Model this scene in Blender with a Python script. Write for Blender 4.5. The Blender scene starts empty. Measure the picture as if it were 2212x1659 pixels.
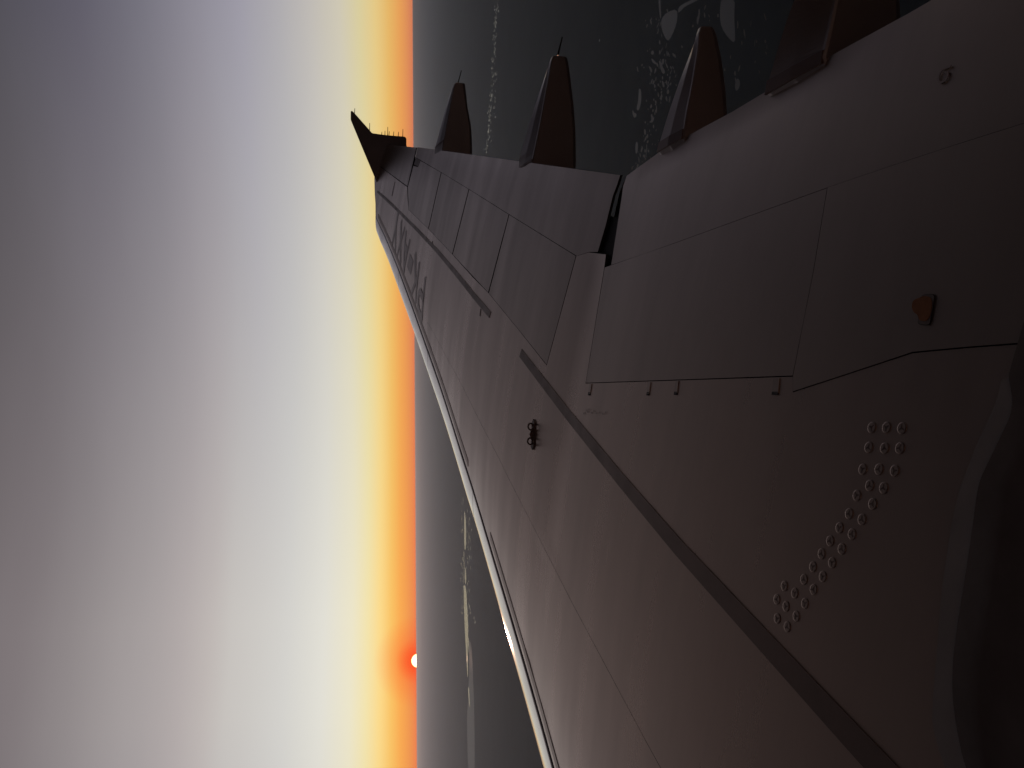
import bpy, bmesh, math, random
import numpy as np
from mathutils import Vector, Matrix
from mathutils.geometry import delaunay_2d_cdt

sc = bpy.context.scene
R = math.radians
rng = random.Random(7)

# ------------------------------------------------------------------ camera
# world: x = outboard (away from the fuselage), y = forward, z = up, eye of the passenger at the origin.
F = 1713.0                     # focal length for a 2212 x 1659 frame
TH = 0.026
PITCH = math.atan(201 / F) + R(.29)
ROLL = R(.33)
_fw = np.array([math.cos(TH) * math.cos(PITCH), math.sin(TH) * math.cos(PITCH), -math.sin(PITCH)])
_rt = np.array([math.sin(TH), -math.cos(TH), 0.])
_up = np.cross(_rt, _fw)
FW = _fw
RT = math.cos(ROLL) * _rt - math.sin(ROLL) * _up
UP = math.sin(ROLL) * _rt + math.cos(ROLL) * _up
cam_d = bpy.data.cameras.new('camera')
cam = bpy.data.objects.new('camera', cam_d)
sc.collection.objects.link(cam)
cam_d.sensor_fit = 'HORIZONTAL'
cam_d.sensor_width = 36.0
cam_d.lens = 36.0 * F / 2212
cam_d.clip_start = 0.05
cam_d.clip_end = 900000
m = Matrix.Identity(4)         # the phone was held on its side: the sky is to the left of the frame
for i in range(3):
    m[i][0] = -UP[i]; m[i][1] = RT[i]; m[i][2] = -FW[i]
cam.matrix_world = m
sc.camera = cam
sc.cycles.use_denoising = True
sc.cycles.max_bounces = 6
sc.cycles.volume_bounces = 2
sc.cycles.sample_clamp_indirect = 4
sc.view_settings.view_transform = 'Standard'
sc.view_settings.look = 'None'
sc.view_settings.exposure = 0
sc.view_settings.gamma = 1
sc.view_settings.use_curve_mapping = False

def ray(X, Y):
    d = F * FW + (829.5 - Y) * RT + (1106 - X) * UP
    return d / np.linalg.norm(d)
def pix(P):
    w = P @ FW
    return np.stack([1106 - F * (P @ UP) / w, 829.5 - F * (P @ RT) / w], -1)

# ------------------------------------------------------------------ sky and sun
SUN_DIR = ray(903, 1427)
SUN_AZ = math.atan2(SUN_DIR[1], SUN_DIR[0])
world = bpy.data.worlds.new('World'); sc.world = world; world.use_nodes = True
wt = world.node_tree; wn = wt.nodes; wn.clear()
def N(t, typ, **kw):
    n = t.nodes.new(typ)
    for k, v in kw.items(): setattr(n, k, v)
    return n
def link(t, a, b): t.links.new(a, b)
def mathn(t, op, a, b=None, clamp=False):
    n = N(t, 'ShaderNodeMath', operation=op, use_clamp=clamp)
    for i, v in enumerate((a, b)):
        if v is None: continue
        if isinstance(v, (int, float)): n.inputs[i].default_value = v
        else: link(t, v, n.inputs[i])
    return n.outputs[0]
def lin(c): return tuple(((v / 255) / 12.92 if v / 255 <= .04045 else ((v / 255 + .055) / 1.055) ** 2.4) for v in c)
def ramp(t, fac, stops, interp='LINEAR'):
    n = N(t, 'ShaderNodeValToRGB'); cr = n.color_ramp; cr.interpolation = interp
    while len(cr.elements) < len(stops): cr.elements.new(.5)
    for e, (p, c) in zip(cr.elements, sorted(stops, key=lambda s: s[0])):
        e.position = p; e.color = tuple(c) + (1,)
    link(t, fac, n.inputs[0]); return n.outputs[0]
geo = N(wt, 'ShaderNodeTexCoord')
sep = N(wt, 'ShaderNodeSeparateXYZ'); link(wt, geo.outputs['Generated'], sep.inputs[0])
elev = mathn(wt, 'MULTIPLY', mathn(wt, 'ARCSINE', sep.outputs[2]), 180 / math.pi)
skn = N(wt, 'ShaderNodeTexNoise'); skm = N(wt, 'ShaderNodeMapping'); link(wt, geo.outputs['Generated'], skm.inputs[0]); skm.inputs['Scale'].default_value = (1.6, 1.6, 9); link(wt, skm.outputs[0], skn.inputs[0])
skn.inputs['Scale'].default_value = 1.5; skn.inputs['Detail'].default_value = 4
elev = mathn(wt, 'ADD', elev, mathn(wt, 'MULTIPLY', mathn(wt, 'MULTIPLY', mathn(wt, 'SUBTRACT', skn.outputs['Fac'], .5), mathn(wt, 'MAXIMUM', elev, 0.0)), .09))
tt = mathn(wt, 'POWER', mathn(wt, 'DIVIDE', mathn(wt, 'MAXIMUM', mathn(wt, 'ADD', elev, .3), 0.0), 90.3), .5, True)
def st(e, c): return (math.sqrt(max(0, e + .3) / 90.3), lin(c))
def sz(Y, rows): return [st(math.degrees(math.asin(ray(X, Y)[2])), c) for X, c in rows]
SKY_SUN = sz(1587, [(0, (128, 120, 122)), (126, (144, 137, 138)), (294, (168, 161, 161)), (378, (181, 173, 172)), (441, (193, 186, 183)), (483, (201, 197, 193)), (609, (213, 212, 208)),
    (693, (227, 226, 217)), (756, (237, 232, 205)), (790, (243, 230, 177)), (819, (252, 220, 142)), (844, (249, 196, 104)), (865, (248, 170, 84)), (885, (238, 150, 82)), (900, (236, 126, 80)), (904, (242, 106, 70)), (911, (244, 100, 66))]) + \
    [st(34, (88, 80, 80)), st(42, (52, 45, 46)), st(55, (26, 23, 25)), st(89, (15, 14, 18))]
SKY_OFF = sz(75, [(0, (78, 76, 84)), (168, (93, 90, 103)), (311, (115, 113, 125)), (420, (138, 135, 147)), (525, (157, 154, 167)), (609, (175, 172, 176)), (672, (192, 187, 182)),
    (735, (208, 201, 182)), (777, (219, 207, 160)), (811, (231, 203, 136)), (840, (232, 184, 105)), (865, (233, 160, 90)), (888, (216, 130, 92)), (902, (200, 120, 100))]) + \
    [st(31, (38, 37, 43)), st(40, (22, 21, 25)), st(55, (15, 14, 17)), st(89, (11, 11, 14))]
c_sun = ramp(wt, tt, SKY_SUN); c_off = ramp(wt, tt, SKY_OFF)
# angle in azimuth from the sun
hx = mathn(wt, 'ARCTAN2', sep.outputs[1], sep.outputs[0])
d1 = mathn(wt, 'SUBTRACT', hx, SUN_AZ)
daz = mathn(wt, 'ABSOLUTE', mathn(wt, 'MULTIPLY', mathn(wt, 'ARCTAN2', mathn(wt, 'SINE', d1), mathn(wt, 'COSINE', d1)), 180 / math.pi))
mr = N(wt, 'ShaderNodeMapRange', interpolation_type='LINEAR'); link(wt, daz, mr.inputs[0])
for i, v in enumerate((3.0, 46.0, 0.0, 1.0)): mr.inputs[i + 1].default_value = v
mx = N(wt, 'ShaderNodeMix', data_type='RGBA'); link(wt, mr.outputs[0], mx.inputs[0]); link(wt, c_sun, mx.inputs[6]); link(wt, c_off, mx.inputs[7])
mr2 = N(wt, 'ShaderNodeMapRange', interpolation_type='SMOOTHSTEP'); link(wt, daz, mr2.inputs[0])
for i, v in enumerate((44.0, 95.0, 1.0, 0.10)): mr2.inputs[i + 1].default_value = v
sc1 = N(wt, 'ShaderNodeVectorMath', operation='SCALE'); link(wt, mx.outputs[2], sc1.inputs[0]); link(wt, mr2.outputs[0], sc1.inputs['Scale'])
# aureole and disc of the setting sun
dot = N(wt, 'ShaderNodeVectorMath', operation='DOT_PRODUCT'); link(wt, geo.outputs['Generated'], dot.inputs[0]); dot.inputs[1].default_value = tuple(SUN_DIR)
ang = mathn(wt, 'MULTIPLY', mathn(wt, 'ARCCOSINE', mathn(wt, 'MINIMUM', dot.outputs['Value'], 1.0)), 180 / math.pi)
SUN_C = ramp(wt, mathn(wt, 'DIVIDE', ang, 4.0, True), [(0, (9, 6, 3)), (.095, (7, 4, 1.6)), (.115, (0, 0, 0))])
au = ramp(wt, mathn(wt, 'DIVIDE', ang, 4.0, True), [(.1, (1, 1, 1)), (.2, (.8, .8, .8)), (.38, (.35, .35, .35)), (.75, (0, 0, 0))])
mau = N(wt, 'ShaderNodeMix', data_type='RGBA'); link(wt, au, mau.inputs[0]); link(wt, sc1.outputs[0], mau.inputs[6]); mau.inputs[7].default_value = lin((252, 78, 38)) + (1,)
ad = N(wt, 'ShaderNodeVectorMath', operation='ADD'); link(wt, mau.outputs[2], ad.inputs[0]); link(wt, SUN_C, ad.inputs[1])
sky = N(wt, 'ShaderNodeTexSky', sky_type='NISHITA'); sky.sun_disc = False
sky.sun_elevation = R(.6); sky.sun_rotation = math.pi / 2 - SUN_AZ
sky.altitude = 1500; sky.dust_density = 3
b1 = N(wt, 'ShaderNodeBackground'); link(wt, sky.outputs[0], b1.inputs[0]); b1.inputs[1].default_value = .05
b2 = N(wt, 'ShaderNodeBackground'); link(wt, ad.outputs[0], b2.inputs[0]); b2.inputs[1].default_value = 1
adds = N(wt, 'ShaderNodeMixShader'); adds.inputs[0].default_value = .96; link(wt, b1.outputs[0], adds.inputs[1]); link(wt, b2.outputs[0], adds.inputs[2])
wo = N(wt, 'ShaderNodeOutputWorld'); link(wt, adds.outputs[0], wo.inputs[0])

sun_l = bpy.data.lights.new('sun', 'SUN'); sun_l.energy = .7; sun_l.angle = R(.5); sun_l.color = (1, .56, .38)
sun_o = bpy.data.objects.new('sun', sun_l); sc.collection.objects.link(sun_o)
sd = Vector((math.cos(SUN_AZ) * math.cos(R(.6)), math.sin(SUN_AZ) * math.cos(R(.6)), math.sin(R(.6))))
sun_o.rotation_euler = sd.to_track_quat('Z', 'Y').to_euler()

# ------------------------------------------------------------------ materials
def mat(name, col, rough=.5, metal=0., noise=None, bump=None, coat=0., spec=.5, ior=None):
    mt = bpy.data.materials.new(name); mt.use_nodes = True
    t = mt.node_tree; b = t.nodes['Principled BSDF']
    b.inputs['Base Color'].default_value = tuple(col) + (1,)
    b.inputs['Roughness'].default_value = rough; b.inputs['Metallic'].default_value = metal
    b.inputs['Coat Weight'].default_value = coat; b.inputs['Coat Roughness'].default_value = .22; b.inputs['Specular IOR Level'].default_value = spec
    if ior: b.inputs['IOR'].default_value = ior
    tc = N(t, 'ShaderNodeTexCoord')
    if noise:      # (scale vector, amount)
        mp = N(t, 'ShaderNodeMapping'); link(t, tc.outputs['Object'], mp.inputs[0]); mp.inputs['Scale'].default_value = noise[0]
        nz = N(t, 'ShaderNodeTexNoise'); link(t, mp.outputs[0], nz.inputs[0]); nz.inputs['Scale'].default_value = 1; nz.inputs['Detail'].default_value = 7; nz.inputs['Roughness'].default_value = .62
        a = noise[1]
        c = ramp(t, nz.outputs['Fac'], [(.3, [v * (1 - a) for v in col]), (.7, [min(1, v * (1 + a)) for v in col])])
        link(t, c, b.inputs['Base Color'])
        rr = N(t, 'ShaderNodeMapRange'); link(t, nz.outputs['Fac'], rr.inputs[0])
        for i, v in enumerate((.3, .7, rough * 1.18, rough * .85)): rr.inputs[i + 1].default_value = v
        link(t, rr.outputs[0], b.inputs['Roughness'])
    if bump:       # (scale, strength, distance)
        nb = N(t, 'ShaderNodeTexNoise'); link(t, tc.outputs['Object'], nb.inputs[0]); nb.inputs['Scale'].default_value = bump[0]; nb.inputs['Detail'].default_value = 3
        bp = N(t, 'ShaderNodeBump'); link(t, nb.outputs['Fac'], bp.inputs['Height']); bp.inputs['Strength'].default_value = bump[1]; bp.inputs['Distance'].default_value = bump[2]
        link(t, bp.outputs[0], b.inputs['Normal'])
    return mt
M = {}
M['paint'] = mat('grey_wing_paint', (.62, .49, .415), .29, .8, ((3.2, .45, 1), .08), (1.3, .12, .02), coat=.3)
M['paint2'] = mat('grey_flap_paint', (.51, .41, .35), .33, .8, ((3, .4, 1), .09), (1.6, .12, .02), coat=.3)
M['slat'] = mat('bare_metal_leading_edge', (.55, .535, .525), .17, .9, ((.8, 5, 5), .10), (2.5, .12, .01))
M['box'] = mat('gap_shade_black', (.012, .010, .010), .7)  # near-black colour stands in for the shade in panel gaps
M['stripe'] = mat('dark_grey_sealant', (.25, .185, .16), .38, .7, ((6, 6, 6), .12))
M['letter'] = mat('dark_grey_lettering_paint', (.38, .30, .27), .36, .75, coat=.2)
M['faint'] = mat('faint_sealant', (.44, .345, .305), .36, .75)
M['mud'] = mat('wet_mud', (.05, .045, .04), .42, ior=1.33, spec=.3)
M['fence'] = mat('fence_paint', (.26, .19, .185), .45, 0, ((3, 3, 3), .12))
M['fairing'] = mat('fairing_paint', (.34, .285, .275), .40, .3, ((2, .8, 2), .12), None, coat=.4)
M['rubber'] = mat('black_rubber', (.02, .018, .018), .6)
M['seal'] = mat('grey_root_seal', (.36, .345, .345), .65, 0, ((5, 5, 5), .1))
M['root'] = mat('root_fairing_paint', (.26, .205, .18), .42, .6, ((2, 2, 2), .14), (1.5, .2, .02))
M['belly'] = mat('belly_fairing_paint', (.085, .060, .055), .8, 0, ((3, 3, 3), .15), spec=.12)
M['hull'] = mat('fuselage_bounce_paint', (.38, .33, .32), .35, 0, ((1, 1, 1), .05))  # hull is out of view; tone set for its warm bounce onto the fairings
M['glass'] = mat('cabin_window_glass', (.02, .02, .025), .08)
M['frame'] = mat('cabin_window_frame', (.4, .4, .4), .4)
M['orange'] = mat('orange_marking_paint', (.34, .12, .02), .6, 0, ((30, 30, 30), .2))
M['brass'] = mat('fitting_metal', (.20, .13, .11), .45, .3)
M['cap'] = mat('fastener_cap_paint', (.60, .48, .41), .33, .78)
M['wick'] = mat('discharger_wick', (.02, .02, .02), .5)
M['water'] = mat('still_water', (.012, .014, .016), .06, ior=1.33)
M['pond'] = mat('shallow_pond_water', (.045, .038, .030), .35, ior=1.33, spec=.3)

# ------------------------------------------------------------------ object helpers
ROOT_LOC = Vector((.2, 4.9, -1.45))
def add_obj(name, me, parent=None, mt=None, label=None, kind=None):
    o = bpy.data.objects.new(name, me); sc.collection.objects.link(o)
    if mt: me.materials.append(mt)
    if parent is not None:
        o.parent = parent
        if parent.type == 'EMPTY': o.matrix_parent_inverse = Matrix.Translation(parent.location).inverted()
    if label: o['label'] = label
    if kind: o['kind'] = kind
    return o
def mesh_py(name, vs, fs, smooth=False):
    me = bpy.data.meshes.new(name); me.from_pydata([tuple(map(float, v)) for v in vs], [], fs); me.update()
    if smooth: me.polygons.foreach_set('use_smooth', [True] * len(me.polygons))
    return me
def tube(vs, fs, pts, r, n=6):
    pts = [Vector(p) for p in pts]
    rs = r if isinstance(r, (list, tuple)) else [r] * len(pts)
    base = len(vs)
    for i, p in enumerate(pts):
        d = (pts[min(i + 1, len(pts) - 1)] - pts[max(i - 1, 0)]).normalized()
        a = d.orthogonal().normalized() if i == 0 else (a - d * a.dot(d)).normalized()
        b = d.cross(a)
        for k in range(n):
            t = 2 * math.pi * k / n; vs.append(p + (a * math.cos(t) + b * math.sin(t)) * rs[i])
    for i in range(len(pts) - 1):
        for k in range(n):
            k2 = (k + 1) % n
            fs.append((base + i * n + k, base + i * n + k2, base + (i + 1) * n + k2, base + (i + 1) * n + k))
    fs.append(tuple(base + k for k in range(n))[::-1]); fs.append(tuple(base + (len(pts) - 1) * n + k for k in range(n)))

airliner = bpy.data.objects.new('airliner', None); sc.collection.objects.link(airliner); airliner.location = ROOT_LOC
airliner['label'] = 'grey airliner wing with upturned tip fence and lettering PK-AXY, seen from the cabin at sunset'
airliner['category'] = 'airplane'

# ------------------------------------------------------------------ wing surface  (X = metres from the centre line)
CL, YE, HH, FLX, DIH, ATT, TW, DRP = 1.75, 4.956, 1.466, .762, .102, .045, .010, .058
SWP = math.tan(R(27.3))
def chord(X): return np.where(X < 6.39, 6.1 - 2.3 * (X - 1.98) / 4.41, 3.8 - (X - 6.39) / 10.01 * 2.3)
def yle(X): return -SWP * (X - 1.98) + YE
def prof(c, t=.10):
    c = np.clip(c, 0, 1)
    return 5 * t * (.2969 * np.sqrt(c) - .1260 * c - .3516 * c ** 2 + .2843 * c ** 3 - .1036 * c ** 4)
_dz_x = np.linspace(2, 16.6, 30); _dz_v = np.zeros(30)
def S(X, c, lift=0.):
    X = np.asarray(X, float); c = np.asarray(c, float); s = X - 1.98; ch = chord(X)
    y = yle(X) - c * ch
    z = -HH + s * math.tan(DIH) + FLX * (s / 14.4) ** 2 - c * ch * TW * s / 14.4 + ATT * y - DRP * ch * c ** 2
    z = z + ch * prof(c) + np.interp(X, _dz_x, _dz_v) * (1 - np.clip(c, 0, 1)) ** 2 + lift
    return np.stack([X - CL + 0 * c, y, z], -1)
LE = np.array([(818, 513), (836.5, 555), (862, 626), (869.8, 648), (897.9, 726), (926, 809), (953.9, 890), (976, 960), (995, 1026), (1009, 1073),
      (1022.8, 1116), (1040.4, 1174.5), (1056, 1231), (1073.6, 1295.6), (1089.3, 1350), (1100, 1387.7), (1123.4, 1471.7), (1150.8, 1569.4), (1174.2, 1659), (1210, 1800)], float)
cc = np.linspace(0, 1, 60) ** 2 * .35
for it in range(6):            # lower / raise the nose so that its silhouette runs where the photograph has it
    for k, X in enumerate(_dz_x):
        if X < 6.5: continue
        q = pix(S(np.full(60, X), cc))
        e = q[:, 0] - np.interp(q[:, 1], LE[:, 1], LE[:, 0])
        j = np.argmin(e); D = np.linalg.norm(S(X, cc[j]))
        _dz_v[k] += .8 * e[j] * D / F
    _dz_v[_dz_x < 6.5] = _dz_v[np.argmax(_dz_x >= 6.5)]
    far = _dz_x > 15.9; _dz_v[far] = _dz_v[~far][-1]
_gX, _gw = np.meshgrid(np.linspace(1.9, 16.6, 150), np.linspace(0.02, 1.06, 80), indexing='ij')
_gp = pix(S(_gX, _gw ** 2))
def inv(px, py, lift=0.):      # image point -> (X, c) on the wing
    d = (_gp[..., 0] - px) ** 2 + (_gp[..., 1] - py) ** 2
    i = np.unravel_index(np.argmin(d), d.shape); v = np.array([_gX[i], _gw[i]]); tgt = np.array([px, py])
    f = lambda v: pix(S(v[0], v[1] ** 2, lift)) - tgt
    for _ in range(25):
        r = f(v)
        if abs(r).max() < 1e-3: break
        J = np.stack([(f(v + [1e-4, 0]) - r) / 1e-4, (f(v + [0, 1e-4]) - r) / 1e-4], -1)
        try: dv = np.linalg.solve(J.T @ J + 1e-3 * np.eye(2), J.T @ r)
        except Exception: break
        v = v - np.clip(dv, -.3, .3); v[1] = max(v[1], .01)
    return v[0], v[1] ** 2
def plan(X, c): return np.array([X - CL, float(yle(X) - c * chord(X))])
def unplan(p):
    X = p[0] + CL; return X, float((yle(X) - p[1]) / chord(X))
def px_plan(pts, step=25):     # pixel polygon -> plan polygon, edges subdivided
    out = []
    n = len(pts)
    for i in range(n):
        a = np.array(pts[i], float); b = np.array(pts[(i + 1) % n], float)
        k = max(1, int(np.linalg.norm(b - a) / step))
        for j in range(k):
            q = a + (b - a) * j / k; out.append(plan(*inv(*q)))
    return np.array(out)
def sub(a, step=30):
    o = []
    for p, q in zip(a, a[1:]):
        k = max(1, int(math.dist(p, q) / step)); o += [(p[0] + (q[0] - p[0]) * j / k, p[1] + (q[1] - p[1]) * j / k) for j in range(k)]
    return o + [a[-1]]
def inset(P, g):
    n = len(P); A = 0.5 * sum(P[i][0] * P[(i + 1) % n][1] - P[(i + 1) % n][0] * P[i][1] for i in range(n))
    if A < 0: P = P[::-1]
    out = []
    for i in range(n):
        a, b, c = P[i - 1], P[i], P[(i + 1) % n]
        d1 = (b - a) / (np.linalg.norm(b - a) + 1e-9); d2 = (c - b) / (np.linalg.norm(c - b) + 1e-9)
        n1 = np.array([-d1[1], d1[0]]); n2 = np.array([-d2[1], d2[0]]); mth = n1 + n2
        L = max(.35, mth @ mth / 2); out.append(b + mth / 2 / L * g)
    return np.array(out)
def inside(p, P):
    x, y = p; r = False; n = len(P); j = n - 1
    for i in range(n):
        if (P[i][1] > y) != (P[j][1] > y) and x < (P[j][0] - P[i][0]) * (y - P[i][1]) / (P[j][1] - P[i][1]) + P[i][0]: r = not r
        j = i
    return r
def panel(name, P, mt, gap=.006, lift=0., thick=.016, parent=airliner, grid=(.22, .12), label=None, roll=0.0, dzf=None):
    """plan polygon -> curved plate lying on the wing surface with real thickness"""
    P = inset(np.array(P), gap)
    x0, y0 = P.min(0); x1, y1 = P.max(0)
    pts = [Vector(p) for p in P]; n = len(pts); edges = [(i, (i + 1) % n) for i in range(n)]
    gx = np.arange(x0, x1, grid[0]); gy = np.arange(y0, y1, grid[1])
    if len(gx) * len(gy) > 12000: raise RuntimeError('grid')
    seg = P; m1 = min(grid) * .35
    if len(gx) > 1 or len(gy) > 1:
        for a in gx[1:]:
            for b in gy[1:]:
                q = np.array([a, b])
                if inside(q, P):
                    A = seg; B = np.roll(seg, -1, 0); AB = B - A
                    t = np.clip(((q - A) * AB).sum(1) / ((AB ** 2).sum(1) + 1e-12), 0, 1)
                    if np.min(((q - A - AB * t[:, None]) ** 2).sum(1)) > m1 ** 2: pts.append(Vector(q))
    vs, _, fs, _, _, _ = delaunay_2d_cdt(pts, edges, [], 1, 1e-6)
    nv = len(vs); top = []; nor = []
    for v in vs:
        X, c = unplan(v); p = S(X, c, lift)
        if dzf: p = p + np.array([0, 0, dzf(v[0], v[1])])
        e = 1e-3; a = S(X + e, c); b = S(X, c + e); p0 = S(X, c); nn = np.cross(a - p0, p0 - b); nn = nn / np.linalg.norm(nn)
        if nn[2] < 0: nn = -nn
        top.append(p); nor.append(nn)
    V = list(top); Fc = []
    cnt = {}
    for f in fs:
        f = list(f); a, b, c = (vs[i] for i in f[:3])
        if (b[0] - a[0]) * (c[1] - a[1]) - (b[1] - a[1]) * (c[0] - a[0]) < 0: f = f[::-1]
        Fc.append(tuple(f))
        for i in range(len(f)):
            e = (f[i], f[(i + 1) % len(f)]); cnt[e] = 1
    ntop = len(Fc); NN = [None] * nv
    for (a, b) in [e for e in cnt if (e[1], e[0]) not in cnt]:
        k = len(V); V += [top[a], top[b], top[b] - [0, 0, thick], top[a] - [0, 0, thick]]; Fc.append((k + 1, k, k + 3, k + 2))
    me = mesh_py(name, V, Fc)
    me.polygons.foreach_set('use_smooth', [i < ntop for i in range(len(me.polygons))])
    if thick >= .01:
        me.materials.append(mt); me.materials.append(M['box'])
        me.polygons.foreach_set('material_index', [0 if i < ntop else 1 for i in range(len(me.polygons))]); mt = None  # side walls coloured near-black as shade, else the low sun lights them
    me.update(); ns = [tuple(nor[i]) if i < nv else (0, 0, 0) for i in range(len(V))]
    if dzf is None: me.normals_split_custom_set_from_vertices(ns)
    return add_obj(name, me, parent, mt, label)
def ppanel(name, px, mt, **k): return panel(name, px_plan(px), mt, **k)

# ---- wing box: the dark closed body under the skins
def body(name, X0, X1, cs, drop, mt, nx=60):
    Xs = np.linspace(X0, X1, nx); V = []; Fc = []
    nc = len(cs)
    for X in Xs:
        ch = float(chord(X))
        for c in cs: V.append(S(X, c, -drop))
        for c in cs[::-1]:
            p = S(X, c, -drop); th = ch * (float(prof(c)) * 1.75 + .004); V.append(p - [0, 0, th])
    n = 2 * nc
    for i in range(nx - 1):
        for k in range(n):
            k2 = (k + 1) % n; Fc.append((i * n + k, (i + 1) * n + k, (i + 1) * n + k2, i * n + k2))
    Fc.append(tuple(range(n))); Fc.append(tuple((nx - 1) * n + k for k in range(n))[::-1])
    return add_obj(name, mesh_py(name, V, Fc), airliner, mt)
body('wing_box', 1.9, 16.15, [.012, .03, .06, .1, .2, .3, .4, .5, .6, .7, .8, .88, .93], .022, M['box'])

# ---- seams, traced
SEAM = [(812, 453), (822, 482), (833, 506), (855, 565), (872, 612), (887.5, 650.7), (905.7, 700), (924.5, 752.2), (942.2, 804.3), (968.2, 882.4), (991.6, 955.3), (1013, 1026),
        (1020.9, 1052.5), (1032.6, 1090.6), (1050.2, 1147), (1069.7, 1213.6), (1089.3, 1280), (1108.8, 1346.4), (1131.2, 1426.8), (1150.8, 1491.3), (1170.3, 1561.6), (1198.6, 1659), (1230, 1765)]
seamP = [inv(*p) for p in SEAM]
seamP = sorted(seamP, key=lambda v: -v[0])
sX = np.array([v[0] for v in seamP])[::-1]; sC = np.array([v[1] for v in seamP])[::-1]
pf = np.polyfit(sX[sX > 5], sC[sX > 5] * chord(sX[sX > 5]), 2)
def seam_c(X): return float(np.clip(np.polyval(pf, np.clip(X, 4.4, 16)) / chord(X), .03, .2))
def X_at(px):
    best = None
    for X in np.linspace(4, 16.3, 800):
        q = pix(S(X, seam_c(X))); e = abs(q[1] - px)
        if best is None or e < best[0]: best = (e, X)
    return best[1]
def X_le(py):
    best = None
    for X in np.linspace(4, 16.3, 800):
        q = pix(S(X, .012)); e = abs(q[1] - py)
        if best is None or e < best[0]: best = (e, X)
    return best[1]
def slat(Xa0, Xa1, Xb0, Xb1, name='slat'):
    # a = outboard end (seam side, nose side), b = inboard end
    g = .006; nt = 40; V = []; Fc = []; ws = np.concatenate([np.linspace(1, 0, 15), -np.linspace(.12, 1, 7)])
    for i in range(nt + 1):
        t = i / nt
        for w in ws:
            aw = min(1, abs(w)); X = (Xa0 * aw + Xa1 * (1 - aw) - g) * (1 - t) + (Xb0 * aw + Xb1 * (1 - aw) + g) * t
            c1 = seam_c(X) - .002 / float(chord(X)); c = c1 * w * w
            p = S(X, c)
            if w < 0:
                p0 = S(X, 0); q = S(X, c); p = np.array([q[0], q[1], 0]); base = S(X, c)[2] - float(chord(X) * prof(c)); p[2] = base - .62 * float(chord(X) * prof(c))
            V.append(p)
    n = len(ws)
    for i in range(nt):
        for k in range(n - 1): Fc.append((i * n + k, i * n + k + 1, (i + 1) * n + k + 1, (i + 1) * n + k))
    # rear wall
    b = len(V)
    for i in range(nt + 1): V.append(V[i * n] - np.array([0, 0, .02]))
    for i in range(nt): Fc.append((b + i, i * n, (i + 1) * n, b + i + 1))
    me = mesh_py(name, V, Fc, True)
    return add_obj(name, me, airliner, M['slat'])
ends = [(X_at(582), X_le(626)), (X_at(753), X_le(812)), (X_at(1052), X_le(1117))]
XT = inv(812, 453)[0]
slat(XT, 16.02, *ends[0]); slat(ends[0][0], ends[0][1], *ends[1]); slat(ends[1][0], ends[1][1], *ends[2]); slat(ends[2][0], ends[2][1], 2.1, 2.1)

def seam_plan(Xa, Xb, n=24): return [plan(X, seam_c(X)) for X in np.linspace(Xa, Xb, n)]
# ---- skins
LSEAM = [(919, 711), (921.9, 696), (926, 700), (942, 728.8), (968.2, 778.3), (994.3, 825), (1020, 877), (1046.3, 929.3), (1080.2, 994.4), (1095, 1026), (1134, 1102.3), (1239, 1308), (1320, 1460), (1400, 1610), (1450, 1700)]
lp = [plan(*inv(*p)) for p in LSEAM]
Xl0 = X_at(735)
def to_root(Xi): return None
skinA = seam_plan(Xl0, 3.2) + [np.array([1.75, lp[-1][1] + .15])] + lp[::-1]
panel('skin_panel', skinA, M['paint'], gap=.0022)
SP_LINE = [(882.8, 453), (925.3, 494.5), (977.3, 549.5), (1022, 599.4), (1055, 632.5), (1120, 712), (1181, 789)]
rear = [(819.5, 359), (879.6, 404), (880.6, 430)] + SP_LINE + [(1245, 553), (1272, 544.8), (1309, 549.5), (1305.5, 577), (1265, 828), (1490, 820.5), (1713, 813), (1713, 847), (1850, 802), (1972, 762), (2090, 751), (2212, 742)]
rp = [plan(*inv(*p)) for p in sub(rear, 30)]
tipLE = [plan(*inv(*p)) for p in [(808.5, 383), (809.5, 420), (811, 440)]]
sk = seam_plan(XT, Xl0, 14) + [p for p in lp] + [np.array([1.3, lp[-1][1]])] + [np.array([.55, lp[-1][1] - .1])] + [np.array([.5, rp[-1][1]])] + rp[::-1] + tipLE
panel('skin_panel', sk, M['paint'], gap=.0025, grid=(.2, .14))

# ---- control surfaces
ppanel('aileron', [(820.5, 359.5), (880, 403), (899.5, 318), (836.5, 311.5)], M['paint2'], gap=.012, grid=(.15, .08))
ppanel('spoiler', [(881, 404), (893, 358), (903, 360.5), (908.5, 347), (952.5, 372.2), (924.8, 494), (882.8, 453)], M['paint2'], gap=.004)
ppanel('spoiler', [(953.6, 372.8), (1012.4, 408.3), (976.7, 548.9), (925.9, 495)], M['paint2'], gap=.004)
ppanel('spoiler', [(1013.6, 409), (1099, 463), (1054.3, 631.9), (977.9, 550.1)], M['paint2'], gap=.004)
ppanel('spoiler', [(1100.2, 463.6), (1244, 552.5), (1180.6, 788), (1120, 712), (1055.8, 633.5)], M['paint2'], gap=.004)
ppanel('spoiler', [(1306, 577), (1458, 524), (1620, 465), (1788, 404), (1757, 590), (1713, 813), (1490, 820.5), (1265, 828)], M['paint2'], gap=.006)
ppanel('flap', [(901.5, 318), (940, 323.2), (1022, 334.5), (1120, 348), (1247, 365.4), (1339, 378), (1332, 400), (1323, 424), (1308, 486), (1290.5, 544.5), (1272, 544.5), (1245, 553), (1172, 508), (1099.6, 463.3),
        (1013, 408.7), (953, 372.5), (909.5, 346.8), (899, 340.5), (896, 345)], M['paint2'], gap=.002, lift=-.002)
TEI = [plan(*inv(*p)) for p in [(1351, 379), (1422, 327), (1477, 295), (1577, 241), (1655, 194), (1785, 122), (1900, 59), (1955, 29)]]
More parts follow.
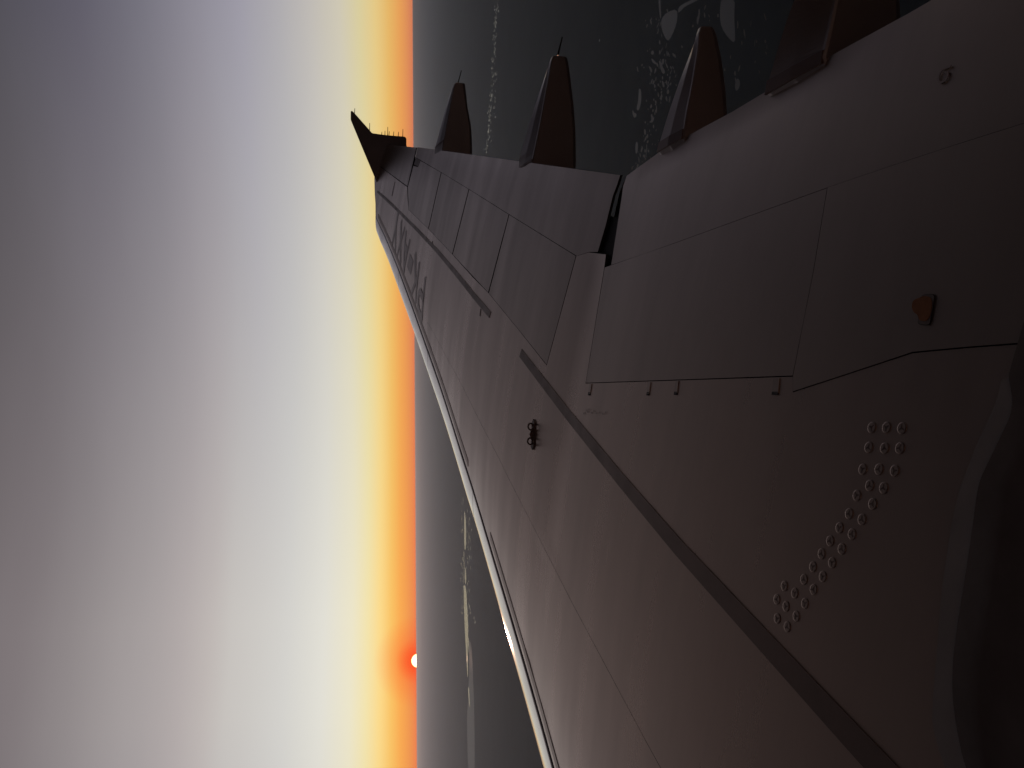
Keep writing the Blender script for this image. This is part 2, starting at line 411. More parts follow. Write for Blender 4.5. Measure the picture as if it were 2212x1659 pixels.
fl_in = [plan(*inv(*p)) for p in [(1317, 573), (1388, 549), (1458, 524), (1620, 465), (1788, 404), (1914, 361), (2060, 313), (2212, 265)]]
e1 = np.array([.45, fl_in[-1][1]]); e2 = np.array([.45, TEI[-1][1]])
panel('flap', fl_in + [e1, e2] + TEI[::-1] + [plan(*inv(*p)) for p in [(1343, 402), (1340, 425), (1330, 490)]], M['paint2'], gap=.004, lift=-.008)
panel('root_panel', [plan(*inv(*p)) for p in [(1788, 404), (1914, 361), (2060, 313), (2212, 265)]] + [np.array([.5, fl_in[-1][1]]), np.array([.5, plan(*inv(2212, 742))[1]])] +
      [plan(*inv(*p)) for p in [(2212, 742), (2090, 751), (1972, 762), (1900, 786), (1800, 819), (1713, 847), (1713, 813), (1735, 700), (1757, 590)]], M['paint2'], gap=.005, lift=.002)

ppanel('flap_gap_dark_sheet', [(1343, 372), (1346, 402), (1340, 430), (1330, 490), (1322, 580), (1300, 582), (1282, 549), (1308, 478), (1322, 418), (1330, 395)], M['box'], gap=0, lift=-.045, thick=.004, grid=(50, 50))  # added sunk sheet, its near-black colour stands for shade inside the flap gap
# ---- painted / sealed bands
def band(a, w0, w1, mt, name='sealant_band', lift=.0035, thick=.003, step=40):
    pts = [plan(*inv(*p)) for p in a]; L = []; Rr = []
    for i, p in enumerate(pts):
        d = pts[min(i + 1, len(pts) - 1)] - pts[max(i - 1, 0)]; d = d / np.linalg.norm(d); nrm = np.array([-d[1], d[0]])
        w = w0 + (w1 - w0) * i / (len(pts) - 1); L.append(p + nrm * w / 2); Rr.append(p - nrm * w / 2)
    return panel(name, L + Rr[::-1], mt, gap=0, lift=lift, thick=thick, grid=(50, 50))
band(sub([(815.5, 413.5), (858, 453), (902, 497), (946, 543.5), (990, 596), (1025, 640), (1059, 680)]), .04, .055, M['stripe'])
band(sub([(1125, 762), (1170, 821), (1228, 896), (1345, 1040), (1464, 1180), (1640, 1372), (1800, 1546), (1915, 1670), (2030, 1795)]), .06, .08, M['stripe'])
def seamband(Xa, Xb, off, w, lift=.003):
    n = 40; L = []; Q = []
    for X in np.linspace(Xa, Xb, n):
        c = seam_c(X); y = plan(X, c); L.append(y - [0, off]); Q.append(y - [0, off + w])
    panel('sealant_band', L + Q[::-1], M['faint'], gap=0, lift=lift, thick=.0025, grid=(50, 50))
seamband(XT - .3, X_at(1020), .05, .06); seamband(X_at(1180), 3.4, .05, .055)

# ---- lettering PK-AXY  (tops of the letters towards the leading edge)
pA = plan(*inv(918.7, 602)); pB = plan(*inv(911, 690))      # foot and top of the P stem
kA = plan(*inv(906, 570)); yA = plan(*inv(859.5, 463)); yB = plan(*inv(851, 530))
LET = dict(
    P=[[(0, 0), (0, 1)], [(0, 1), (.45, 1), (.62, .9), (.64, .74), (.6, .6), (.45, .5), (0, .5)]],
    K=[[(0, 0), (0, 1)], [(.62, 1), (.05, .42)], [(.2, .58), (.66, 0)]],
    A=[[(0, 0), (.36, 1)], [(.36, 1), (.72, 0)], [(.13, .34), (.59, .34)]],
    X=[[(0, 0), (.64, 1)], [(0, 1), (.64, 0)]],
    Y=[[(.34, 0), (.34, .45)], [(.34, .45), (0, 1)], [(.34, .45), (.68, 1)]])
LET['-'] = [[(.0, .46), (.42, .46)]]
def letters():
    foot0 = pA; footN = yA; up = ((pB - pA) + (yB - yA)) / 2; H = np.linalg.norm(up); up = up / H
    tot = [('P', 0), ('K', 1), ('-', 2), ('A', 2.72), ('X', 3.75), ('Y', 4.8)]
    adv = (footN - foot0) / (4.8 + .34)
    for ch, off in tot:
        Vv = []; Fcs = []
        o = foot0 + adv * off
        for st_ in LET[ch]:
            q = [o + adv * a * 1.0 + up * H * b for a, b in st_]; w = .085 if ch != '-' else .19
            for a, b in zip(q, q[1:]):
                d = (b - a) / np.linalg.norm(b - a); nr = np.array([-d[1], d[0]]) * w / 2; a2 = a - d * w * .3; b2 = b + d * w * .3
                k = 8; base = len(Vv)
                lf = .0030 + .0003 * (len(Fcs) % 7)
                for j in range(k + 1):
                    for sg in (1, -1):
                        p = a2 + (b2 - a2) * j / k + nr * sg; Vv.append(S(*unplan(p), lf))
                for j in range(k): Fcs.append((base + 2 * j, base + 2 * j + 1, base + 2 * j + 3, base + 2 * j + 2))
        me = mesh_py('letter', Vv, Fcs)
        add_obj('letter', me, airliner, M['letter'], label=('dark grey painted character ' + ('dash' if ch == '-' else ch)))
letters()

# ---- tip fence (vertical plate across the wing tip)
XF = 16.42 - CL
def on_x(px, py, x):
    d = ray(px, py); return d * (x / d[0])
FN = [(757.6, 240.5), (760.6, 239.5), (766, 245), (798, 281), (804, 288), (825, 291), (840, 292.7), (875, 295.5), (878, 299.5), (878, 313), (884, 345), (886, 400), (870, 440), (845, 440), (822, 415), (808.5, 381), (785, 325), (757.6, 259)]
def plate(name, pts3, nrm, th, mt, parent=airliner, bev=.006):
    bm = bmesh.new(); nrm = Vector(nrm)
    vs = [bm.verts.new(Vector(p) + nrm * th / 2) for p in pts3]; f = bm.faces.new(vs)
    r = bmesh.ops.extrude_face_region(bm, geom=[f]); bmesh.ops.translate(bm, vec=-nrm * th, verts=[v for v in r['geom'] if isinstance(v, bmesh.types.BMVert)])
    bmesh.ops.recalc_face_normals(bm, faces=bm.faces)
    if bev: bmesh.ops.bevel(bm, geom=[e for e in bm.edges], offset=bev, segments=2, affect='EDGES')
    me = bpy.data.meshes.new(name); bm.to_mesh(me); bm.free()
    return add_obj(name, me, parent, mt)
fence = plate('wing_fence', [on_x(*p, XF) for p in FN], (1, 0, 0), .035, M['fence'], bev=.008)
def wick(p, q, parent, r=.006):
    V = []; Fc = []; tube(V, Fc, [p, (Vector(p) * .75 + Vector(q) * .25), q], [r * 1.3, r, r * .8], 6)
    add_obj('static_discharger', mesh_py('static_discharger', V, Fc), parent, M['wick'])
def cz(x, y): return (723.7 + x * .1367, 205.2 + y * .1367)
for (a, b) in [((308, 290), (313, 210)), ((547, 558), (548, 443)), ((738, 630), (741, 583)), ((788, 634), (790, 567)), ((832, 638), (834, 505)), ((852, 641), (858, 575)), ((923, 647), (929, 577)), ((998, 654), (1005, 583)), ((1070, 660), (1073, 540))]:
    wick(on_x(*cz(*a), XF), on_x(*cz(*b), XF), fence)

# tip rounding: outer edge of the wing in front of the fence
tipo = [plan(*inv(*p)) for p in [(808.5, 383), (809.5, 420), (811, 440)]]

# ---- flap track fairings
def te_X(px, py):
    best = None
    for X in np.linspace(2, 16.4, 1500):
        q = pix(S(X, 1.0)); e = (q[0] - px) ** 2 + (q[1] - py) ** 2
        if best is None or e < best[0]: best = (e, X)
    return best[1]
def fairing(base_in, base_out, top_in, bot_in, top_out, wickpx=None, wk=.25, joint=.06, j0=.015):
    """top_in / bot_in / top_out: traced edges (pixels), base first; inboard flank in the plane x = xi"""
    xi = te_X(*base_in) - CL; xo = te_X(*base_out) - CL
    W = xo - xi
    def cur(px, x):
        P = np.array([on_x(a, b, x) for a, b in px]); o = np.argsort(-P[:, 1]); return P[o]
    Ti, Bi = cur(top_in, xi), cur(bot_in, xi)
    y0 = Ti[0, 1]; yt = min(Ti[-1, 1], Bi[-1, 1])
    ys = np.concatenate([np.linspace(y0 + 1.6, y0, 8)[:-1], np.linspace(y0, yt, 22)])
    V = []; Fc = []
    def wid(y): return W * (1 if y > y0 else (1 - (1 - wk) * (y0 - y) / (y0 - yt)))
    To = []
    for a, b in top_out:         # outboard top edge lies at x = xi + width(y): solve along the ray
        d = ray(a, b); t = xi / d[0]
        for _ in range(30): t = (xi + wid((d * t)[1])) / d[0]
        To.append(d * t)
    To = np.array(To); To = To[np.argsort(-To[:, 1])]
    n = 12
    for y in ys:
        w = wid(y)
        if y > y0:
            f = (y - y0) / 1.6; zt = Ti[0, 2] - .05; zb = Bi[0, 2] * (1 - f * .75) + zt * f * .75 - 0; zo = zt; w *= (1 - .5 * f)
            zt = float(S(xi + CL, 1)[2]) - .06 + (y - y0) * .0; zo = zt
        else:
            zt = np.interp(-y, -Ti[:, 1], Ti[:, 2]); zb = np.interp(-y, -Bi[:, 1], Bi[:, 2]); zo = np.interp(-y, -To[:, 1], To[:, 2])
        zb = min(zb, zt - .02)
        r = min(.035, (zt - zb) * .3, w * .5)
        ring = [(0, zt - .012), (.006, zt - .002), (.02, zt), (w * .5, (zt + zo) / 2 + .006), (w - .02, zo + .002), (w - .004, zo - .004), (w, zo - .02), (w, zb + r), (w - r * .5, zb + r * .25), (w * .5, zb), (r * .5, zb + r * .25), (0, zb + r)]
        for a, z in ring: V.append((xi + a, y, z))
    for i in range(len(ys) - 1):
        for k in range(n):
            k2 = (k + 1) % n; Fc.append((i * n + k, (i + 1) * n + k, (i + 1) * n + k2, i * n + k2))
    Fc.append(tuple(range(n))); Fc.append(tuple((len(ys) - 1) * n + k for k in range(n))[::-1])
    me = mesh_py('flap_track_fairing', V, Fc)
    o = add_obj('flap_track_fairing', me, airliner, M['fairing'])
    bm = bmesh.new(); bm.from_mesh(me); bmesh.ops.recalc_face_normals(bm, faces=bm.faces); bm.to_mesh(me); bm.free()
    if wickpx: wick(on_x(*wickpx[0], xi + wid(yt) / 2), on_x(*wickpx[1], xi + wid(yt) / 2), o, .007)
    # dark joint across the root of the fairing, where the moving tail meets the fixed part
    q = []
    for y in (y0 - j0, y0 - j0 - joint):
        w = wid(y); zt = np.interp(-y, -Ti[:, 1], Ti[:, 2]); zo = np.interp(-y, -To[:, 1], To[:, 2]); q += [(xi + .01, y, zt + .004), (xi + w * .5, y, (zt + zo) / 2 + .011), (xi + w - .01, y, zo + .006)]
    q += [(a, b, c - .012) for a, b, c in q]
    add_obj('joint', mesh_py('joint', q, [(0, 1, 4, 3), (1, 2, 5, 4), (6, 9, 10, 7), (7, 10, 11, 8), (0, 6, 7, 1), (1, 7, 8, 2), (3, 4, 10, 9), (4, 5, 11, 10), (0, 3, 9, 6), (2, 8, 11, 5)]), o, M['brass'])
    return o, xi, xo, Ti, Bi, To
FR = []
FR.append(fairing((954, 324.8), (940, 322.8), [(953.9, 324.8), (968.4, 245.7), (978.5, 193.2), (981.6, 181), (984, 178.6)], [(1022, 340), (1021, 300), (1019, 270), (1011.8, 231.6), (1006.8, 190), (1005, 182)],
        [(939.2, 322.8), (945.2, 302.2), (963.4, 235.6), (977, 191), (981, 182)], ((989.6, 178.5), (996.7, 152.3)), joint=.018, j0=.12))
FR.append(fairing((1148, 352.7), (1121.4, 349), [(1148, 352.7), (1166.2, 263.9), (1182.4, 175), (1190, 131), (1194, 121)], [(1247, 372), (1247, 330), (1246.5, 286), (1241.9, 221.5), (1236, 172), (1229.8, 128.7), (1227, 122)],
        [(1121.4, 343.6), (1129.9, 316.3), (1146, 259.8), (1170.3, 185.2), (1189.5, 130), (1193, 122)], ((1205, 119.5), (1214.6, 80.2)), joint=.022, j0=.02))
FR.append(fairing((1477, 295.5), (1420, 329), [(1475, 292), (1483.5, 239.5), (1496, 177), (1506.4, 110.4), (1510.5, 68.7), (1514, 58)], [(1577.5, 255), (1577.2, 243.7), (1573, 187.5), (1564.7, 125), (1554.3, 77), (1549, 64), (1544, 58)],
        [(1419.3, 322.9), (1441.8, 247.9), (1465.8, 179), (1489.7, 116.6), (1506, 73), (1513, 60)], joint=.05, j0=-.015))
FR.append(fairing((1785, 122), (1655, 191), [(1778, 123), (1791, 67), (1804.6, 0), (1812, -50), (1818, -90)], [(1955, 60), (1955, 29.4), (1954, 0), (1945, -50), (1925, -90)],
        [(1654.8, 184.6), (1673.5, 120), (1695, 51), (1713.7, 0), (1740, -55), (1775, -90)], joint=.05, j0=-.02))

# ---- spoiler hinge brackets
for (x, y0, y1, w) in [(1274, 829, 850, 4), (1401, 825.5, 850, 5), (1461, 823, 849, 6), (1676, 817, 849, 13)]:
    ppanel('hinge_bracket', [(x - w / 2, y1), (x + w / 2, y1), (x + w / 2 + 3, y0), (x - w / 2 + 3, y0)], M['paint2'], gap=0, lift=.0035, thick=.0035, grid=(50, 50))
    ppanel('hinge_slot', [(x - w / 2 - 1, y1 + 4), (x + w / 2 - 1, y1 + 4), (x + w / 2, y1 - 3), (x - w / 2, y1 - 3)], M['rubber'], gap=0, lift=.0035, thick=.003, grid=(50, 50))
ppanel('drain_recess', [(898.7, 341.5), (908.5, 347), (902.5, 359.5), (894, 355)], M['stripe'], gap=0, lift=-.001, thick=.006, grid=(50, 50))

# ---- life line anchor
def frame_at(px, py):
    X, c = inv(px, py); p = S(X, c); e = 1e-3
    tc = S(X, c + e) - p; tx = S(X + e, c) - p; tc /= np.linalg.norm(tc); tx /= np.linalg.norm(tx); n = np.cross(tx, -tc); n /= np.linalg.norm(n)
    if n[2] < 0: n = -n
    return Vector(p), Vector(tc), Vector(n)
pa, ta, na = frame_at(1154, 905); pb, tb, nb = frame_at(1152, 972); mid = (pa + pb) / 2
L = (pa - pb).length; dd = (pa - pb).normalized(); sd_ = dd.cross(nb).normalized()
V = []; Fc = []
ol = [(-.5, 0), (-.38, .035), (-.15, .03), (0, .02), (.15, .03), (.38, .035), (.5, 0), (.38, -.035), (.15, -.03), (0, -.02), (-.15, -.03), (-.38, -.035)]
for h in (.0, .008):
    for a, b in ol: V.append(mid + dd * L * a + sd_ * b * .8 + nb * (h + .001))
Fc += [tuple(range(12, 24)), *[(i, (i + 1) % 12, 12 + (i + 1) % 12, 12 + i) for i in range(12)]]
anchor = add_obj('line_anchor', mesh_py('line_anchor', V, Fc), airliner, M['brass'])
for sg in (-1, 1):
    V = []; Fc = []; ctr = mid + dd * L * .235 * sg + nb * .024
    tube(V, Fc, [ctr + (dd * math.cos(t) * 1.3 + nb * math.sin(t)) * .017 for t in np.linspace(0, 2 * math.pi, 17)], .006, 6)
    add_obj('ring', mesh_py('ring', V, Fc, True), anchor, M['brass'])
plate('web', [mid + dd * L * a + nb * h for a, h in ((-.4, .004), (.4, .004), (.2, .014), (0, .03), (-.2, .014))], sd_, .01, M['brass'], anchor, bev=0)

# ---- fastener caps with a three-armed mark
caps = [(810, 183), (908, 183), (1010, 187), (790, 315), (895, 320), (997, 320), (750, 460), (858, 460), (962, 470), (796, 568), (889, 584), (711, 633), (816, 690), (660, 755), (745, 793), (596, 848), (679, 890), (534, 935),
        (611, 988), (477, 1020), (547, 1080), (420, 1107), (485, 1172), (360, 1190), (424, 1258), (230, 1235), (299, 1282), (366, 1350), (180, 1323), (241, 1370), (309, 1435), (183, 1450), (249, 1505)]
capme = markme = None
for cx, cy in caps:
    p, t, n = frame_at(1620 + cx * .3255, 864 + cy * .3255)
    r = .0165
    if capme is None:
        V = [(r * math.cos(a) * k, r * math.sin(a) * k, h) for k, h in ((1, .0), (1, .0012), (.85, .0018)) for a in np.linspace(0, 2 * math.pi, 17)[:-1]]
        Fc = [(i + 16 * j, (i + 1) % 16 + 16 * j, (i + 1) % 16 + 16 * j + 16, i + 16 * j + 16) for j in range(2) for i in range(16)] + [tuple(range(32, 48))]
        capme = mesh_py('fastener_cap', V, Fc); capme.materials.append(M['cap'])
        V = []; Fc = []
        for k in range(3):
            a = 2 * math.pi * k / 3; d = Vector((math.cos(a), math.sin(a), 0)); s_ = Vector((-d.y, d.x, 0)); b = len(V)
            V += [Vector((0, 0, .0021)) + s_ * .0032, d * .011 + s_ * .0016 + Vector((0, 0, .0021)), d * .011 - s_ * .0016 + Vector((0, 0, .0021)), Vector((0, 0, .0021)) - s_ * .0032]; Fc.append((b, b + 3, b + 2, b + 1))
        markme = mesh_py('mark', V, Fc); markme.materials.append(M['stripe'])
    rot = Matrix((t, n.cross(t), n)).transposed().to_4x4()
    o = bpy.data.objects.new('fastener_cap', capme); sc.collection.objects.link(o); o.parent = airliner
    o.matrix_parent_inverse = Matrix.Translation(airliner.location).inverted()
    o.matrix_basis = Matrix.Translation(p + n * .0005) @ rot @ Matrix.Rotation(rng.choice([0, math.pi]) + rng.uniform(-.3, .3), 4, 'Z')
    mk = bpy.data.objects.new('mark', markme); sc.collection.objects.link(mk); mk.parent = o

# ---- access panel with orange marking, small ring marking, stencil specks
def smoothpoly(pts, n=3):
    for _ in range(n):
        q = []
        for a, b in zip(pts, pts[1:] + pts[:1]): q += [(a[0] * .75 + b[0] * .25, a[1] * .75 + b[1] * .25), (a[0] * .25 + b[0] * .75, a[1] * .25 + b[1] * .75)]
        pts = q
    return pts
AP = [(1986, 694), (1987, 699), (1992, 702), (2007, 702.5), (2012, 701), (2014, 696), (2023.5, 644), (2023, 638), (2018, 634.5), (2004, 635.5), (1997, 637), (1993, 642)]
ppanel('access_panel', smoothpoly(AP, 1), M['rubber'], gap=0, lift=.005, thick=.0015, grid=(50, 50))
ppanel('access_panel', smoothpoly([(2004.5 + (a - 2004.5) * .93, 668.5 + (b - 668.5) * .965) for a, b in AP], 1), M['root'], gap=0, lift=.0060, thick=.0008, grid=(50, 50))
ppanel('orange_mark', smoothpoly([(1974.5, 666), (1975, 654), (1980, 647), (1991, 643), (2000, 639), (2013, 641), (2018, 648), (2017, 668), (2013, 684), (2007, 693), (1996, 694), (1990, 690), (1987, 680), (1979, 675)], 1), M['orange'], gap=0, lift=.0070, thick=.0008, grid=(50, 50))
def stroke(px, w, mt, name):
    band([p for p in px], w, w, mt, name=name, lift=-.003, thick=.002)
k6 = lambda x, y: (1620 * 0 + 1890 + x * .1221, 108 + y * .1221)
stroke([k6(*p) for p in [(1320, 285), (1240, 310), (1170, 345), (1130, 400), (1110, 460), (1100, 520), (1115, 565), (1150, 575), (1200, 550), (1245, 500), (1270, 440), (1262, 400), (1225, 392), (1190, 410)]], .007, M['faint'], 'painted_mark')
V = []; Fc = []
for (a, b) in [(1267, 884), (1270, 887), (1273, 882), (1278, 889), (1283, 885), (1289, 890), (1296, 888), (1303, 891), (1309, 888), (1262, 890)]:
    q = [S(*inv(a + dx, b + dy), .0035) for dx, dy in ((0, 0), (1.6, .6), (1.0, 5), (-.6, 4.4))]; k = len(V); V += q; Fc.append((k, k + 1, k + 2, k + 3))
add_obj('stencil', mesh_py('stencil', V, Fc), airliner, M['letter'], kind='stuff')
for (a, b) in [((852.5, 393), (846, 423)), ((1038, 667), (1036, 683)), ((934, 521), (933, 526))]:
    ppanel('drain_groove', [a, (a[0] + 1.2, a[1]), (b[0] + 1.2, b[1]), b], M['stripe'], gap=0, lift=.0035, thick=.003, grid=(50, 50))

# ---- wing root: grey seal strip, belly fairing and fuselage
EL = [(2175, 821), (2162, 876), (2129, 941), (2099, 1017), (2077, 1077), (2061, 1170), (2045, 1279), (2036.5, 1398), (2026, 1518), (2026, 1573), (2053, 1659), (2090, 1740)]
ER = [(2200, 813), (2212, 887), (2178, 957), (2140, 1034), (2132, 1061), (2118, 1170), (2102, 1273), (2083, 1393), (2077, 1480), (2085.5, 1562), (2107, 1659), (2145, 1740)]
def chaik(a, n=2):
    for _ in range(n):
        q = [a[0]]
        for p, r in zip(a, a[1:]): q += [(p[0] * .75 + r[0] * .25, p[1] * .75 + r[1] * .25), (p[0] * .25 + r[0] * .75, p[1] * .25 + r[1] * .75)]
        a = q + [a[-1]]
    return a
EL = chaik(EL); ER = chaik(ER)
EL2 = [plan(*inv(*p)) for p in EL]; ER2 = [plan(*inv(*p)) for p in ER]
panel('root_seal', EL2 + ER2[::-1], M['seal'], gap=0, lift=.014, thick=.012, grid=(.3, .06))
el_ = [p for p in ER2]
band(ER, .012, .012, M['rubber'], name='seal_lip', lift=.018, thick=.01)
# belly fairing: rises from the seal towards the hull
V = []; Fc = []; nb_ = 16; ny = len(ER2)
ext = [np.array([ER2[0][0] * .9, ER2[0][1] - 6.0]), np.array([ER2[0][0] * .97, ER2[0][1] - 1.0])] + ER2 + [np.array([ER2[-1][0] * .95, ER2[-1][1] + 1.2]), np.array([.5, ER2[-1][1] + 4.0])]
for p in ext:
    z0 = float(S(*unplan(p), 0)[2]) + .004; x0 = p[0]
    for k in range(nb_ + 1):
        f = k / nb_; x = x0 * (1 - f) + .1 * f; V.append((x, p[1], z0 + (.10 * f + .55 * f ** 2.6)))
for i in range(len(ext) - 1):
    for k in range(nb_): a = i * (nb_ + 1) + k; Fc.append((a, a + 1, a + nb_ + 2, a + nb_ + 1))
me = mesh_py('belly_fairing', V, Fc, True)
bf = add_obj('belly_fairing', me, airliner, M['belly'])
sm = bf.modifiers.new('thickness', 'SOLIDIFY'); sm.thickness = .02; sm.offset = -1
# hull
V = []; Fc = []; nseg = 64; HX, HZ, HR = -2.13, -.35, 1.98
ysn = np.linspace(-14, 15, 30)
for y in ysn:
    for k in range(nseg): t = 2 * math.pi * k / nseg; V.append((HX + HR * math.cos(t), y, HZ + HR * math.sin(t)))
for i in range(len(ysn) - 1):
    for k in range(nseg): k2 = (k + 1) % nseg; Fc.append((i * nseg + k, i * nseg + k2, (i + 1) * nseg + k2, (i + 1) * nseg + k))
Fc.append(tuple(range(nseg))[::-1]); Fc.append(tuple((len(ysn) - 1) * nseg + k for k in range(nseg)))
hull = add_obj('fuselage', mesh_py('fuselage', V, Fc, True), airliner, M['hull'])
def window_ring(y, r0, mt, name, par, off):
    V = [];
    for k in range(24):
        t = 2 * math.pi * k / 24; cy = abs(math.cos(t)) ** .7 * math.copysign(1, math.cos(t)) * .115 * r0; czz = abs(math.sin(t)) ** .7 * math.copysign(1, math.sin(t)) * .165 * r0
        z = 0.0 + czz; x = HX + math.sqrt(HR ** 2 - (z - HZ) ** 2) + off; V.append((x, y + cy, z))
    o = add_obj(name, mesh_py(name, V, [tuple(range(24))]), par, mt); return o
for k in range(-9, 15):
    w = window_ring(.0 + k * .533, 1.15, M['frame'], 'cabin_window', hull, .004)

# ------------------------------------------------------------------ ground, ponds, haze
GZ = -1500.0
def gpt(px, py, z=GZ):
    d = ray(px, py); return d * (z / d[2])
gm = bpy.data.materials.new('coastal_land'); gm.use_nodes = True; t = gm.node_tree; b = t.nodes['Principled BSDF']
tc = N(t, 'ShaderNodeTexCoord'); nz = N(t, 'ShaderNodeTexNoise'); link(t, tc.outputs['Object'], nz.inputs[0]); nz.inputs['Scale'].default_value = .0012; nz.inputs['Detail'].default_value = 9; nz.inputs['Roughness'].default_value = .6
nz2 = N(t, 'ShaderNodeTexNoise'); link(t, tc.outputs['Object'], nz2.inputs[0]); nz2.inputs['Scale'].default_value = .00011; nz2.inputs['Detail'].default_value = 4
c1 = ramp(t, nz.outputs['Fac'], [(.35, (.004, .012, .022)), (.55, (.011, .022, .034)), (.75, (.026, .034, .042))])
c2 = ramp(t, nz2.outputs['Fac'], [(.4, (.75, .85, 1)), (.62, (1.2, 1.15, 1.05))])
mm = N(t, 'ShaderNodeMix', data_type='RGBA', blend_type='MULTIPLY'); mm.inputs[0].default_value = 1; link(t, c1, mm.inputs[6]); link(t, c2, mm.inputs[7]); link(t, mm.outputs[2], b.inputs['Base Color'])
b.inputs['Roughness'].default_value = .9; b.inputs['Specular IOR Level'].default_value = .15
V = [(0, 0, GZ)]; Fc = []; rr = [2000, 8000, 30000, 100000, 300000]; n = 96
for r in rr:
    for k in range(n): a = 2 * math.pi * k / n; V.append((r * math.cos(a), r * math.sin(a), GZ))
for k in range(n): Fc.append((0, 1 + k, 1 + (k + 1) % n))
for i in range(len(rr) - 1):
    for k in range(n): a = 1 + i * n; Fc.append((a + k, a + n + k, a + n + (k + 1) % n, a + (k + 1) % n))
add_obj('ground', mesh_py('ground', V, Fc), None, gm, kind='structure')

pond_n = 0
def pond(px, mt=None, lift=.4, sm=2, name='pond'):
    pts = smoothpoly([tuple(p) for p in px], sm) if sm else px
    me = mesh_py(name, [gpt(a, b_, GZ + lift) for a, b_ in pts], [tuple(range(len(pts)))])
    if me.polygons[0].normal.z < 0: me.flip_normals()
    o = add_obj(name, me, None, mt or M['pond'], kind='structure'); return o
K5 = lambda L_: [(1296 + a * .2083, b_ * .2083) for a, b_ in L_]
def ell(cx, cy, rx, ry, tilt=0., n=14, jit=.18):
    o = []
    for k in range(n):
        a = 2 * math.pi * k / n; j = 1 + rng.uniform(-jit, jit); x = rx * math.cos(a) * j; y = ry * math.sin(a) * j
        o.append((cx + x * math.cos(tilt) - y * math.sin(tilt), cy + x * math.sin(tilt) + y * math.cos(tilt)))
    return o
pond(K5([(640, 190), (690, 130), (800, 90), (806, 200), (770, 320), (720, 415), (695, 420), (655, 350), (632, 260)]), sm=1)
pond(K5([(812, 80), (860, 40), (950, 0), (1010, -30), (1040, -10), (960, 30), (880, 70), (830, 120), (812, 135)]), sm=1)
pond(K5([(606, -20), (626, -20), (628, 60), (636, 180), (626, 200), (614, 120)]), sm=1)
pond(K5([(405, 915), (425, 930), (431, 1000), (425, 1070), (405, 1140), (388, 1148), (380, 1120), (395, 1050), (400, 980)]), sm=1)
pond(K5([(340, 1130), (352, 1170), (382, 1180), (372, 1215), (352, 1222), (335, 1170)]), sm=1)
pond(K5([(372, 1470), (392, 1475), (394, 1540), (384, 1590), (370, 1596), (366, 1530)]))
pond(K5([(530, 1200), (552, 1205), (560, 1245), (540, 1275), (505, 1265), (535, 1250)]))
pond(K5([(532, 530), (552, 520), (562, 550), (548, 570), (528, 560)]))
pond(K5([(608, 620), (640, 650), (652, 700), (678, 745), (658, 772), (636, 740), (620, 690)]), sm=1)
pond(K5([(532, 600), (556, 620), (590, 660), (598, 672), (560, 660), (538, 640)]))
pond(K5([(505, 680), (530, 700), (545, 735), (532, 755), (512, 710)]))
pond(K5([(640, 830), (660, 850), (672, 890), (660, 910), (645, 880)]))
pond(K5([(720, 860), (690, 915), (700, 918), (722, 885)]))
pond(K5([(480, 1495), (488, 1495), (486, 1560), (478, 1632), (472, 1630), (480, 1560)]), sm=1)
pond(K5([(1258, -30), (1400, -30), (1392, 200), (1402, 330), (1400, 450), (1335, 400), (1260, 290), (1240, 150)]), sm=1)
pond(K5([(1410, 820), (1440, 815), (1455, 860), (1445, 910), (1412, 950), (1398, 900)]))
pond(K5([(1020, 90), (1040, 100), (1030, 200), (1010, 270), (1000, 200), (1022, 150)]))
# far strips of open water towards the sun
pond([(1003, 1098), (1006, 1120), (1007, 1150), (1006.4, 1180), (1004.6, 1190), (1003, 1182), (1002.6, 1140)], M['water'], sm=1)
pond([(1002.3, 1192), (1003.2, 1230), (1002, 1262), (1001.4, 1262), (1002.4, 1230), (1001.4, 1192)], M['water'], sm=0)
pond([(1004.5, 1218), (1007.4, 1245), (1006.4, 1262), (1004.6, 1262)], M['water'], sm=1)
pond([(1001.6, 1262), (1007, 1268), (1008.6, 1300), (1010, 1330), (1011.8, 1355), (1010.2, 1400), (1011, 1440), (1010.5, 1470), (1008.4, 1440), (1006, 1395), (1003.6, 1352), (1002, 1300)], M['water'], sm=1)
pond([(1012.4, 1375), (1013.4, 1410), (1012.6, 1410), (1010.4, 1380)], M['water'], sm=1)
pond([(1011.2, 1483), (1013.2, 1486), (1014.5, 1510), (1015.8, 1530), (1014, 1525), (1011.6, 1500)], M['water'], sm=1)
pond([(1013, 1378), (1018, 1392), (1021, 1440), (1024, 1520), (1025.5, 1600), (1025, 1680), (1012, 1680), (1008, 1560), (1012, 1490), (1014, 1430)], M['mud'], lift=.2, sm=1)
# countless small fish ponds and creeks along the shore: one object
V = []; Fc = []
def speck(pts, lift=.4):
    k = len(V)
    q = [gpt(a, b_, GZ + lift) for a, b_ in pts]
    A = sum(q[i][0] * q[(i + 1) % len(q)][1] - q[(i + 1) % len(q)][0] * q[i][1] for i in range(len(q)))
    if A < 0: q = q[::-1]
    V.extend(q); Fc.append(tuple(range(k, k + len(q))))
for i in range(100):
    f = rng.random(); y = 130 + f * 250; xc = 1440 - 62 * f + rng.gauss(0, 15 - 6 * f)
    s = rng.choice([1, 1, 1.6, 2.4]) * (1 - .3 * f); speck(ell(xc, y, s * rng.uniform(.5, 1.3), s * rng.uniform(1.5, 4), rng.uniform(-.35, .35), 8), .5 + i * .001)
for i in range(50): speck(ell(rng.gauss(1425, 22), rng.uniform(20, 190), rng.uniform(.5, 1.6), rng.uniform(2, 7), rng.uniform(-.4, .4), 8), .7 + i * .001)
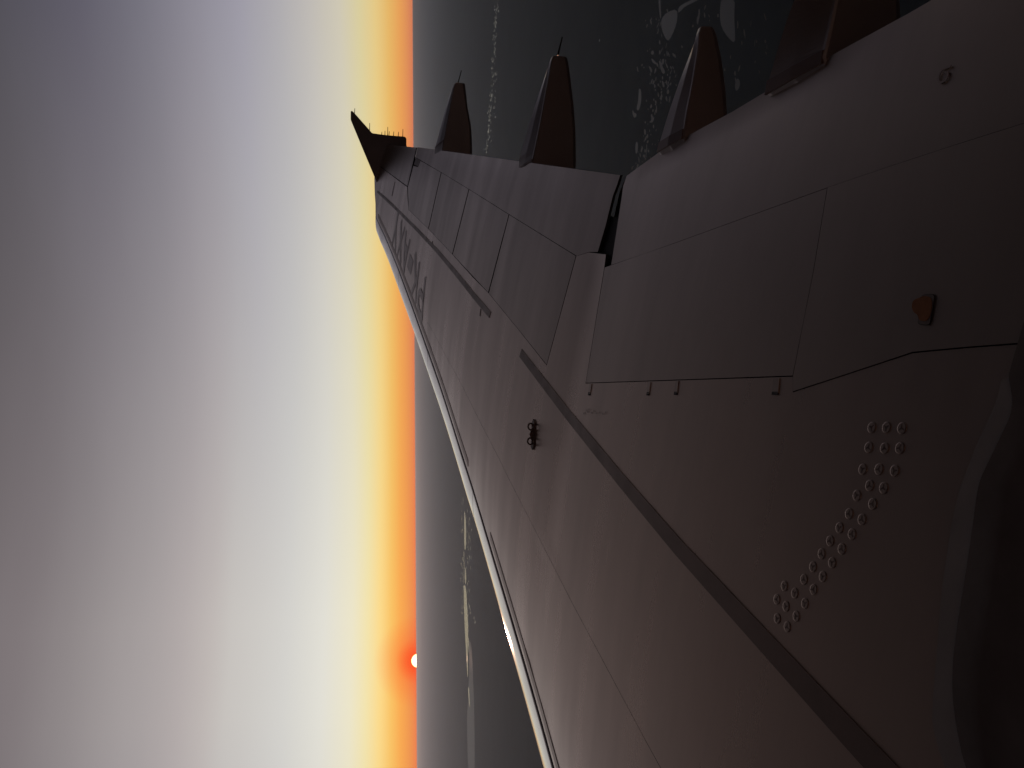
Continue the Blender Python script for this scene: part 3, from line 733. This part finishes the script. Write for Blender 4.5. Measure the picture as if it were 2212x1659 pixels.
for i in range(36): speck(ell(rng.uniform(1490, 1660), rng.uniform(0, 180), rng.uniform(.5, 2), rng.uniform(2, 9), rng.uniform(-.3, .3), 8), .8 + i * .001)
add_obj('water', mesh_py('water', V, Fc), None, M['pond'], kind='structure')
V = []; Fc = []
axis = [(1074, 0), (1070, 100), (1066, 180), (1062, 300), (1056, 330), (1051, 380)]
for i in range(190):
    y = rng.random() ** .8 * 330; xc = np.interp(y, [0, 100, 180, 300, 345], [1074, 1068, 1062.5, 1055, 1046]) + rng.gauss(0, 2.2) + (8 if rng.random() < .25 and y > 150 else 0)
    speck(ell(xc, y, rng.uniform(.15, .4), rng.uniform(.8, 3.5), rng.uniform(-.1, .25), 6), .9 + i * .001)
for i in range(90):
    y = rng.uniform(1075, 1330); speck(ell(rng.choice([998, 1000, 1010, 1013, 1016]) + rng.gauss(0, 1.2), y, rng.uniform(.15, .35), rng.uniform(1, 6), 0, 6), 1.2 + i * .001)
for (a, b_) in [(1188, 195), (1191, 213), (1187, 225), (1295, 87), (1024, 1335), (1026, 1344), (1070, 160)]: speck(ell(a, b_, .45, 4, 0, 6), 1.5)
add_obj('water', mesh_py('water', V, Fc), None, M['water'], kind='structure')

# haze
hb = bpy.data.materials.new('haze'); hb.use_nodes = True; t = hb.node_tree; t.nodes.clear()
vp = N(t, 'ShaderNodeVolumePrincipled'); vp.inputs['Color'].default_value = (.60, .74, .92, 1); vp.inputs['Density'].default_value = 2.3e-5; vp.inputs['Anisotropy'].default_value = .55
ot = N(t, 'ShaderNodeOutputMaterial'); link(t, vp.outputs[0], ot.inputs['Volume'])
hw = 305000; z0, z1 = GZ - 1, 3.2
V = [(sx * hw, sy * hw, z) for z in (z0, z1) for sx, sy in ((-1, -1), (1, -1), (1, 1), (-1, 1))]
Fc = [(3, 2, 1, 0), (4, 5, 6, 7), (0, 1, 5, 4), (1, 2, 6, 5), (2, 3, 7, 6), (3, 0, 4, 7)]
add_obj('haze', mesh_py('haze', V, Fc), None, hb, kind='stuff')
